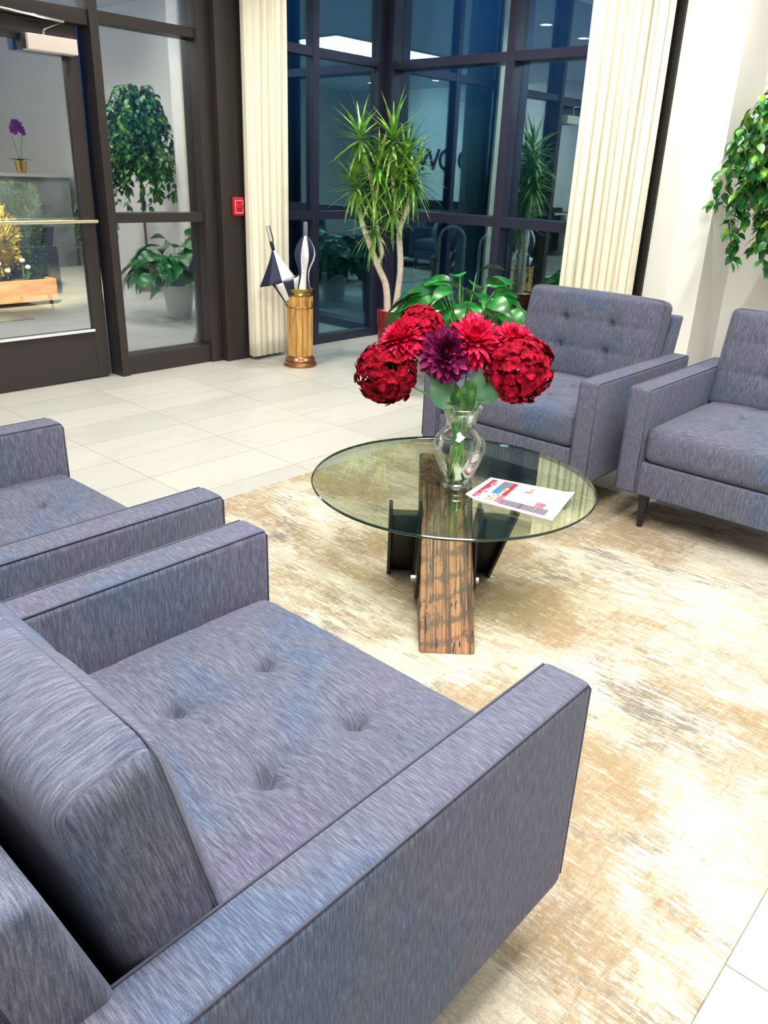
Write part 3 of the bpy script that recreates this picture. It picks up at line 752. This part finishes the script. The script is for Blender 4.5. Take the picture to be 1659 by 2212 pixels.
def canopy(mb, apex, base, dirs, ralong, npan=8, sub=6, tiph=0):
    """pleated cloth cone between apex and base; ralong(t, angle) radius"""
    apex, base = Vector(apex), Vector(base); axd = (base-apex).normalized(); s = Vector(dirs).normalized(); s = (s-axd*s.dot(axd)).normalized(); b = axd.cross(s)
    nn = npan*sub; nr = 12; vs = []
    for j in range(nr+1):
        t = j/nr
        for i in range(nn):
            a = 2*PI*i/nn; r_ = ralong(t, a, i/sub)
            vs.append(apex+(base-apex)*t+(s*math.cos(a)+b*math.sin(a))*r_)
    k0 = len(mb.v); mb.v += [tuple(v) for v in vs]
    for j in range(nr):
        for i in range(nn):
            mb.f.append((k0+j*nn+i, k0+j*nn+(i+1) % nn, k0+(j+1)*nn+(i+1) % nn, k0+(j+1)*nn+i)); mb.mi.append((i//sub) % 2)
lf = (V(3.70, 4.49, 0)-V(3.86, 4.34, 0)).normalized()
u1 = thing('umbrella', 'navy and white umbrella leaning left with its canopy hanging loose', 'umbrella', SB, group='umbrellas in the stand')
A = V(3.722, 4.473, .962)-SB; B = V(3.752, 4.447, .80)-SB; Cc = V(3.90, 4.32, .10)-SB
MB().tube([A, A+(B-A)*.62], [.0135, .0145], 12).build('handle', SILVER, u1, smooth='angle')
MB().tube([A+Vector((.010, -.008, 0)), A+(B-A)*.6+Vector((.010, -.008, 0)), A+(B-A)*.62, B+(B-A)*.08], [.007, .008, .015, .011], 10).build('grip', RUBBER, u1, smooth=True)
MB().tube([B, Cc], .006, 8).build('shaft', CHROME, u1, smooth=True)
cm = MB()
def rl(t, a, pi_):
    c_ = math.cos(a); base_ = .012+.115*t**1.15*(.62+.62*max(0, c_))*(1-.15*math.sin(a)**2)
    return base_*(1+.10*math.cos(a*8))
canopy(cm, B, V(3.797, 4.405, .60)-SB, lf, rl, 4, 12)
cm.build('canopy', [WHITEC, NAVY], u1, smooth=True, solid=.002)
c2 = MB(); canopy(c2, V(3.80, 4.40, .60)-SB, V(3.885, 4.335, .30)-SB, lf, lambda t, a, p: .075*(1-t)**1.5*(1+.5*max(0, -math.cos(a)))*.9+.018)
c2.build('canopy_tail', [WHITEC, NAVY], u1, smooth=True, solid=.002)
u2 = thing('umbrella', 'upright rolled navy and white umbrella with grey handle', 'umbrella', SB, group='umbrellas in the stand')
q0 = V(3.918, 4.298, 0)-SB
MB().tube([q0+V(0, 0, .995), q0+V(0, 0, .99), q0+V(0, 0, .90)], [.011, .015, .015], 12).build('handle', GREYH, u2, smooth='angle')
MB().tube([q0+V(0, 0, .90), q0+V(-.02, .02, .1)], .005, 8).build('shaft', CHROME, u2, smooth=True)
c3_ = MB()
canopy(c3_, q0+V(0, 0, .905), q0+V(-.015, .015, .42), (-.6, .7, 0), lambda t, a, p: (.010+.045*math.sin(PI*min(1, t*1.9)) *(t < .53)+(.012+.036*min(1, (t-.5)*2.2)) * (t >= .5))*(1+.28*math.cos(a*4+t*5))+.004, 6, 8)
c3_.build('canopy', [WHITEC, NAVY], u2, smooth=True, solid=.002)
MB().tube([q0+V(-.006, .006, .665)+V(math.cos(k*PI/8)*.030, math.sin(k*PI/8)*.030, .004*math.sin(k)) for k in range(17)], .006, 6).build('strap', WHITEC, u2, smooth=True)

# ================================================================== PLANTS
def pot(t, prof_, m_, soil_z, soil_r, sm=SOIL):
    MB().lathe(prof_, 40).build('pot', m_, t, smooth='angle')
    s = MB(); s.lathe([(soil_r, soil_z-.01), (soil_r*.85, soil_z+.004), (soil_r*.4, soil_z+.012), (.0005, soil_z+.013)], 28); s.build('soil', sm, t, smooth=True)
# dragon tree
DB = Vector((4.50, 3.955, 0))
dr = thing('dragon_tree', 'tall dragon tree with pale canes in a red pot before the corner window', 'potted plant', DB)
pot(dr, [(.0005, .002), (.105, .002), (.112, .012), (.135, .375), (.137, .392), (.128, .394), (.122, .375), (.0005, .36)], POTRED, .378, .125)
def cane(pts, rad): MB().tube(pts, rad, 12).build('cane', TRUNK, dr, smooth=True)
def smoothpts(P, k=5):
    out = []
    P = [Vector(p) for p in P]
    for i in range(len(P)-1):
        a, b, c, d_ = P[max(i-1, 0)], P[i], P[i+1], P[min(i+2, len(P)-1)]
        for j in range(k):
            t = j/k; out.append(.5*((2*b)+(c-a)*t+(2*a-5*b+4*c-d_)*t*t+(3*b-a-3*c+d_)*t**3))
    out.append(P[-1]); return out
T1 = smoothpts([V(4.456, 3.991, .36)-DB, V(4.447, 4.005, .56)-DB, V(4.402, 4.050, .70)-DB, V(4.345, 4.115, .90)-DB, V(4.31, 4.15, 1.04)-DB, V(4.29, 4.177, 1.20)-DB])
cane(T1, [.026-.009*i/(len(T1)-1) for i in range(len(T1))])
T1b = smoothpts([V(4.40, 4.052, .71)-DB, V(4.42, 4.03, .80)-DB, V(4.40, 4.06, .93)-DB, V(4.37, 4.09, 1.2)-DB, V(4.31, 4.16, 1.51)-DB]); cane(T1b, .014)
T2 = smoothpts([V(4.492, 3.951, .36)-DB, V(4.512, 3.930, .68)-DB, V(4.503, 3.945, .94)-DB, V(4.53, 3.916, 1.07)-DB, V(4.552, 3.885, 1.23)-DB])
cane(T2, [.024-.007*i/(len(T2)-1) for i in range(len(T2))])
T2b = smoothpts([V(4.505, 3.945, .94)-DB, V(4.475, 3.97, 1.05)-DB, V(4.46, 3.985, 1.25)-DB, V(4.454, 3.993, 1.51)-DB]); cane(T2b, .015)
rnd = random.Random(21)
def rosette(p, nL, L, up_=.5):
    mb = MB(); p = Vector(p)-DB
    for k in range(nL):
        f = k/nL; an = k*2.39996+rnd.uniform(-.2, .2); el = R(80-155*f**.9+rnd.uniform(-12, 12))
        d_ = Vector((math.cos(an)*math.cos(el), math.sin(an)*math.cos(el), math.sin(el)))
        nrm = Vector((-math.cos(an)*math.sin(el), -math.sin(an)*math.sin(el), math.cos(el)))
        mb.leaf(p+Vector((0, 0, .03-.07*f)), d_, nrm, L*rnd.uniform(.75, 1.15), .024, rnd.uniform(.05, .6), 5, .35, lambda t: (min(1, t*6+.45))*(1-t**2.2)+.02)
    mb.build('leaf_crown', DRAC, dr, smooth=True)
for p, nL, L in (((4.307, 4.161, 1.53), 46, .27), ((4.454, 3.993, 1.53), 50, .29), ((4.287, 4.183, 1.227), 44, .25), ((4.375, 4.082, 1.22), 44, .26), ((4.475, 3.968, 1.26), 44, .25), ((4.38, 4.08, .97), 42, .26), ((4.55, 3.88, 1.29), 50, .26), ((4.40, 4.06, 1.36), 40, .27), ((4.46, 3.98, 1.08), 34, .24), ((4.52, 3.93, 1.42), 40, .26)):
    rosette(p, nL, L)
# peace lily
LB = Vector((4.36, 3.22, 0))
ll = thing('peace_lily', 'broad glossy leaved peace lily behind the bouquet', 'potted plant', LB)
pot(ll, [(.0005, .002), (.10, .002), (.11, .02), (.145, .28), (.15, .30), (.14, .30), (.0005, .27)], WHITEP, .28, .13, BARK)
rnd = random.Random(8); fo = MB(); pe = MB()
for k in range(78):
    an = k*2.39996; f = ((k+.5)/78)**.5; el = R(88-62*f+rnd.uniform(-8, 8)); stl = rnd.uniform(.24, .36)*(1.08-.25*f)+.075
    b0 = Vector((math.cos(an)*.02, math.sin(an)*.02, .28)); d_ = Vector((math.cos(an)*math.cos(el), math.sin(an)*math.cos(el), math.sin(el)))
    mid = b0+d_*stl*.6; e = b0+d_*stl+Vector((math.cos(an), math.sin(an), -.3))*.03*f
    pe.tube([b0, mid, e], [.0035, .003, .0025], 6)
    el2 = el-R(48); d2 = Vector((math.cos(an)*math.cos(el2), math.sin(an)*math.cos(el2), math.sin(el2))); n2 = Vector((-math.cos(an)*math.sin(el2), -math.sin(an)*math.sin(el2), math.cos(el2)))
    sd2 = d2.cross(n2); n2 = (n2+sd2*rnd.uniform(-.9, .9)).normalized(); fo.leaf(e, d2, n2, rnd.uniform(.21, .30), rnd.uniform(.095, .13), rnd.uniform(.9, 1.7), 8, .16, lambda t: 1.25*math.sin(PI*min(1, t**.62))*(1-t)**.30 if t < .999 else 0)
pe.build('leaf_stalks', STEM, ll, smooth=True); fo.build('foliage', LILY, ll, smooth=True)
# ficus
def ficus_tree(t, B, z0, z1, rad, nb, seed, droop=True, leafL=.062):
    rs = random.Random(seed); fo = MB(); tw = MB()
    for k in range(nb):
        an = k*2.39996; h = rs.random()**.8; zt = z0+(z1-z0)*(.25+.72*h); 
        rr_ = rad*rs.uniform(.45, 1.0)*math.sqrt(max(.15, 1-(abs(h-.45)/.75)**2))
        p0 = Vector((0, 0, zt-.15)); out = Vector((math.cos(an), math.sin(an), 0))
        p1 = p0+out*rr_*.55+Vector((0, 0, .16)); p2 = p0+out*rr_+Vector((0, 0, -.02)); p3 = p0+out*rr_*1.06+Vector((0, 0, -.22*rs.uniform(.5, 1.3)))
        pts = smoothpts([p0, p1, p2, p3], 5); tw.tube(pts, [.004*(1-.7*i/(len(pts)-1)) for i in range(len(pts))], 5)
        for i in range(2, len(pts)):
            for q in range(2):
                a2 = rs.uniform(0, 2*PI); side = Vector((math.cos(a2), math.sin(a2), rs.uniform(-1.5, -.2))).normalized()
                pp = pts[i]+Vector([rs.uniform(-.012, .012) for _ in range(3)])
                nr_ = Vector((math.cos(a2)*.8+rs.uniform(-.6, .6), math.sin(a2)*.8+rs.uniform(-.6, .6), .8))
                fo.leaf(pp, side, nr_, leafL*rs.uniform(.8, 1.2), leafL*.52, rs.uniform(.1, .8), 5, .2, lambda t: math.sin(PI*min(1, t**.8)))
    tw.build('twigs', BARK, t, smooth=True); fo.build('foliage', FICUS, t, smooth=True)
FB = Vector((5.12, 1.50, 0))
fi = thing('weeping_fig', 'weeping fig with drooping bright green leaves at the right edge', 'potted plant', FB)
pot(fi, [(.0005, .002), (.13, .002), (.14, .02), (.17, .30), (.175, .32), (.165, .32), (.0005, .29)], TERRA, .30, .155, BARK)
MB().tube(smoothpts([(0, 0, .29), (.01, -.01, .6), (-.01, .01, .95), (0, 0, 1.3), (0, 0, 1.75)]), .015, 10).build('trunk', BARK, fi, smooth=True)
ficus_tree(fi, FB, .98, 2.12, .45, 112, 4, leafL=.082)
# small fig behind the right armchair, seen in the door glass
F2 = Vector((5.0, .62, 0))
f2 = thing('weeping_fig', 'low leafy fig beyond the right armchair, mirrored in the sidelight', 'potted plant', F2)
pot(f2, [(.0005, .002), (.12, .002), (.15, .28), (.155, .30), (.145, .30), (.0005, .27)], TERRA, .28, .14, BARK)
MB().tube([(0, 0, .27), (.01, 0, .6), (0, 0, .9)], .012, 8).build('trunk', BARK, f2, smooth=True)
ficus_tree(f2, F2, .55, 1.15, .24, 46, 9)

# ================================================================== RECEPTION DESK + ORCHID (mirrored in the door glass)
dk = thing('reception_desk', 'grey stone reception desk mirrored in the entrance door glass', 'desk', (4.5, -1.35, 0))
MB().box(-.75, 1.10, -.30, .32, .0, 1.13).build('desk_front', STONE, dk, bevel=.004)
MB().box(-.80, 1.11, -.33, .36, 1.13, 1.17).build('desk_top', STONET, dk, bevel=.004)
OB = Vector((5.02, -1.13, 1.17))
orc = thing('orchid', 'purple orchid in a gold pot mirrored in the door glass', 'orchid', OB)
MB().lathe([(.0005, .001), (.055, .001), (.075, .14), (.078, .15), (.07, .15), (.0005, .13)], 32).build('pot', GOLD, orc, smooth='angle')
rnd = random.Random(2); lv = MB()
for k in range(6):
    an = k*1.05+.3; lv.leaf((0, 0, .14), (math.cos(an), math.sin(an), .55), (-math.cos(an)*.4, -math.sin(an)*.4, 1), .20, .055, .9, 7, .2)
lv.build('leaves', LILY, orc, smooth=True)
for s in (-1, 1):
    pts = smoothpts([(0, .01*s, .14), (.05*s, .0, .36), (.07*s, 0, .50), (.03*s, .04, .58)])
    st = MB(); st.tube(pts, .004, 6); sto = st.build('flower_stalk', STEM, orc, smooth=True)
    bl = MB()
    for k in range(6):
        c = Vector((.07*s-.016*k*s+rnd.uniform(-.03, .03), rnd.uniform(-.03, .05), .48+.022*k))
        for q in range(5):
            an = q*2*PI/5+rnd.random(); d_ = Vector((math.cos(an), .25, math.sin(an)))
            bl.leaf(c, d_, (0, 1, 0), .042, .038, .3, 4, .1, petal_prof)
    bl.build('blossoms', ORCH, sto, smooth=True)
# letters on the far wall (seen doubly mirrored in the corner panes)
sg = thing('wall_lettering', 'dark letters WOO on the white wall mirrored in the corner window', 'sign', (X0, -1.5, 1.44))
for ch, y in (('W', -.90), ('O', -.31), ('O', .20)):
    cu = bpy.data.curves.new('letter', 'FONT'); cu.body = ch; cu.size = .62; cu.extrude = .012; cu.offset = -.003
    tmp = bpy.data.objects.new('letter_src', cu); C.objects.link(tmp)
    bpy.context.view_layer.update()
    me = bpy.data.meshes.new_from_object(tmp.evaluated_get(bpy.context.evaluated_depsgraph_get())); bpy.data.objects.remove(tmp)
    me.materials.clear(); me.materials.append(LETTER)
    o = bpy.data.objects.new('letter', me); C.objects.link(o); o.parent = sg; o.location = (.02, y, 0); o.rotation_euler = (PI/2, 0, PI/2)
cz = thing('credenza', 'long dark low credenza against the lettered wall', 'cabinet', (X0+.26, -1.2, 0))
MB().box(-.25, .25, -2.2, 2.6, .08, .86).build('body', DARKWOOD, cz, bevel=.005)
for y in (-2.0, 2.4):
    for x in (-.2, .2): MB().box(x-.02, x+.02, y-.02, y+.02, 0, .08).build('leg', DARKWOOD, cz)

# ================================================================== CEILING LIGHTS
pl = thing('ceiling_panel_light', 'large bright ceiling panel above the seats, mirrored in the windows', 'ceiling light', (1.05, .52, CEIL))
MB().box(-1.27, 1.27, -.62, .62, -.03, 0).build('frame', WTRIM, pl)
MB().box(-1.24, 1.24, -.59, .59, -.034, -.030).build('diffuser', EMIT, pl)
d0 = None
WHERE = ['ceiling just inside the glass door', 'ceiling at the far left of the entrance wall', 'ceiling before the sidelight', 'ceiling above the dragon tree', 'ceiling before the corner window', 'ceiling above the weeping fig', 'ceiling above the right armchair', 'ceiling in front of the reception desk', 'ceiling before the lettered wall, nearest the front wall', 'ceiling before the lettered wall, middle of three', 'ceiling before the lettered wall, nearest the entrance', 'ceiling along the front wall, farther from the desk', 'ceiling along the front wall, nearer the desk']
for (x, y), wh in zip(DOWNS, WHERE):
    if d0 is None:
        d0 = thing('recessed_downlight', 'round recessed downlight in the '+wh, 'ceiling light', (x, y, CEIL), group='recessed downlights in the ceiling')
        MB().lathe([(.062, -.004), (.085, -.004), (.087, -.001), (.087, 0)], 32).build('trim_ring', WTRIM, d0, smooth=True)
        MB().disc((0, 0), .062, -.003, flip=True).build('lens', EMITD, d0)
    else:
        c = copy_tree(d0); c.location = (x, y, CEIL); c['label'] = 'round recessed downlight in the '+wh

# ================================================================== OUTDOORS THINGS
def shrub(name, lab, c, r3, n, m_, seed, leafL=.05, extra=None, box=False):
    t = thing(name, lab, 'shrub', c); rs = random.Random(seed); mb = MB()
    for k in range(n):
        if box: u = Vector((rs.uniform(-1, 1), rs.uniform(-1, 1), rs.uniform(-1, 1))); q = max(abs(u.x), abs(u.y), abs(u.z)); u = u/q*rs.uniform(.9, 1.03)
        else:
            u = Vector((rs.gauss(0, 1), rs.gauss(0, 1), rs.gauss(0, 1))).normalized()*rs.uniform(.7, 1.0)*(1+.15*noise.noise(Vector((k*.01, 3, 1))))
        p = Vector((u.x*r3[0], u.y*r3[1], r3[2]*(1+u.z))); d_ = (u+Vector([rs.uniform(-.6, .6) for _ in range(3)])+Vector((0, 0, .3))).normalized()
        mb.leaf(p, d_, u.orthogonal()+u, leafL*rs.uniform(.7, 1.3), leafL*.35, .4, 3, .15)
    mb.ball((0, 0, r3[2]), 1, 14, sc3=(r3[0]*.84, r3[1]*.84, r3[2]*.84))
    mb.build('foliage', m_, t, smooth=True)
    MB().tube([(0, 0, 0), (0, 0, r3[2]*.9)], .02, 8).build('stem', BARK, t, smooth=True)
    return t
pb = thing('planter_box', 'long warm lit timber planter outside the glass door', 'planter', (2.95, 8.4, -.02))
MB().box(-1.05, .95, -.38, -.34, .04, .25).box(-1.05, .95, .34, .38, .04, .25).box(-1.05, -1.01, -.34, .34, .04, .25).box(.91, .95, -.34, .34, .04, .25).build('side_boards', PLANK, pb, bevel=.003)
MB().box(-1.01, .91, -.34, .34, .04, .22).build('soil', BARK, pb)
for x in (-.9, .8): MB().box(x-.05, x+.05, -.3, .3, 0, .04).build('foot', DARKWOOD, pb)
shrub('garden_shrub', 'yellow green shrub glowing in the timber planter', (3.32, 8.4, .23), (.37, .29, .37), 6200, HEDGEY, 3, .075)
shrub('garden_shrub', 'dark clipped foliage added for the shadowed patch at the right end of the timber planter', (3.81, 8.44, .23), (.075, .26, .42), 2600, HEDGED, 5, .05, box=True)  # made-up shrub standing in for the shadowed edge of the planting
rs = random.Random(12)
for k in range(7):
    x = 3.05+k*.105+rs.uniform(-.03, .03); y = 8.075+rs.uniform(0, .03); z = .30+rs.uniform(.0, .14)
    t = thing('white_blossom', 'small white blossom at the foot of the yellow green shrub', 'flower', (x, y, .25), group='white blossoms in the timber planter')
    MB().tube([(0, 0, 0), (0, -.01, z-.25)], .004, 5).build('stem', STEM, t)
    b = MB(); b.ball((0, -.01, z-.25), .028, 8, sc3=(1, 1, .8)); b.build('bloom', WHITEC, t, smooth=True)
shrub('garden_shrub', 'dark green shrub on the terrace outside the corner window', (6.75, 3.95, -.02), (.42, .42, .45), 4200, HEDGED, 8, .06)
def rack(x, y, ang, lab):
    t = thing('bike_rack', lab, 'bike rack', (x, y, -.02), ang, 'bike racks on the terrace')
    pts = [(-.125, 0, 0), (-.125, 0, .76)]+[(-.125*math.cos(a), 0, .76+.125*math.sin(a)) for a in [PI*i/14 for i in range(1, 14)]]+[(.125, 0, .76), (.125, 0, 0)]
    MB().tube(pts, .015, 12).build('hoop', RACKM, t, smooth=True)
    for s in (-1, 1): MB().lathe([(.0005, .012), (.05, .012), (.055, 0)], 20, (s*.125, 0, 0)).build('base_plate', CHROME, t, smooth=True)
rack(6.6, 5.08, R(-48), 'steel hoop bike rack outside, left one seen beside the dragon tree')
rack(6.25, 4.33, R(-48), 'steel hoop bike rack outside, right one seen behind the window mullion')
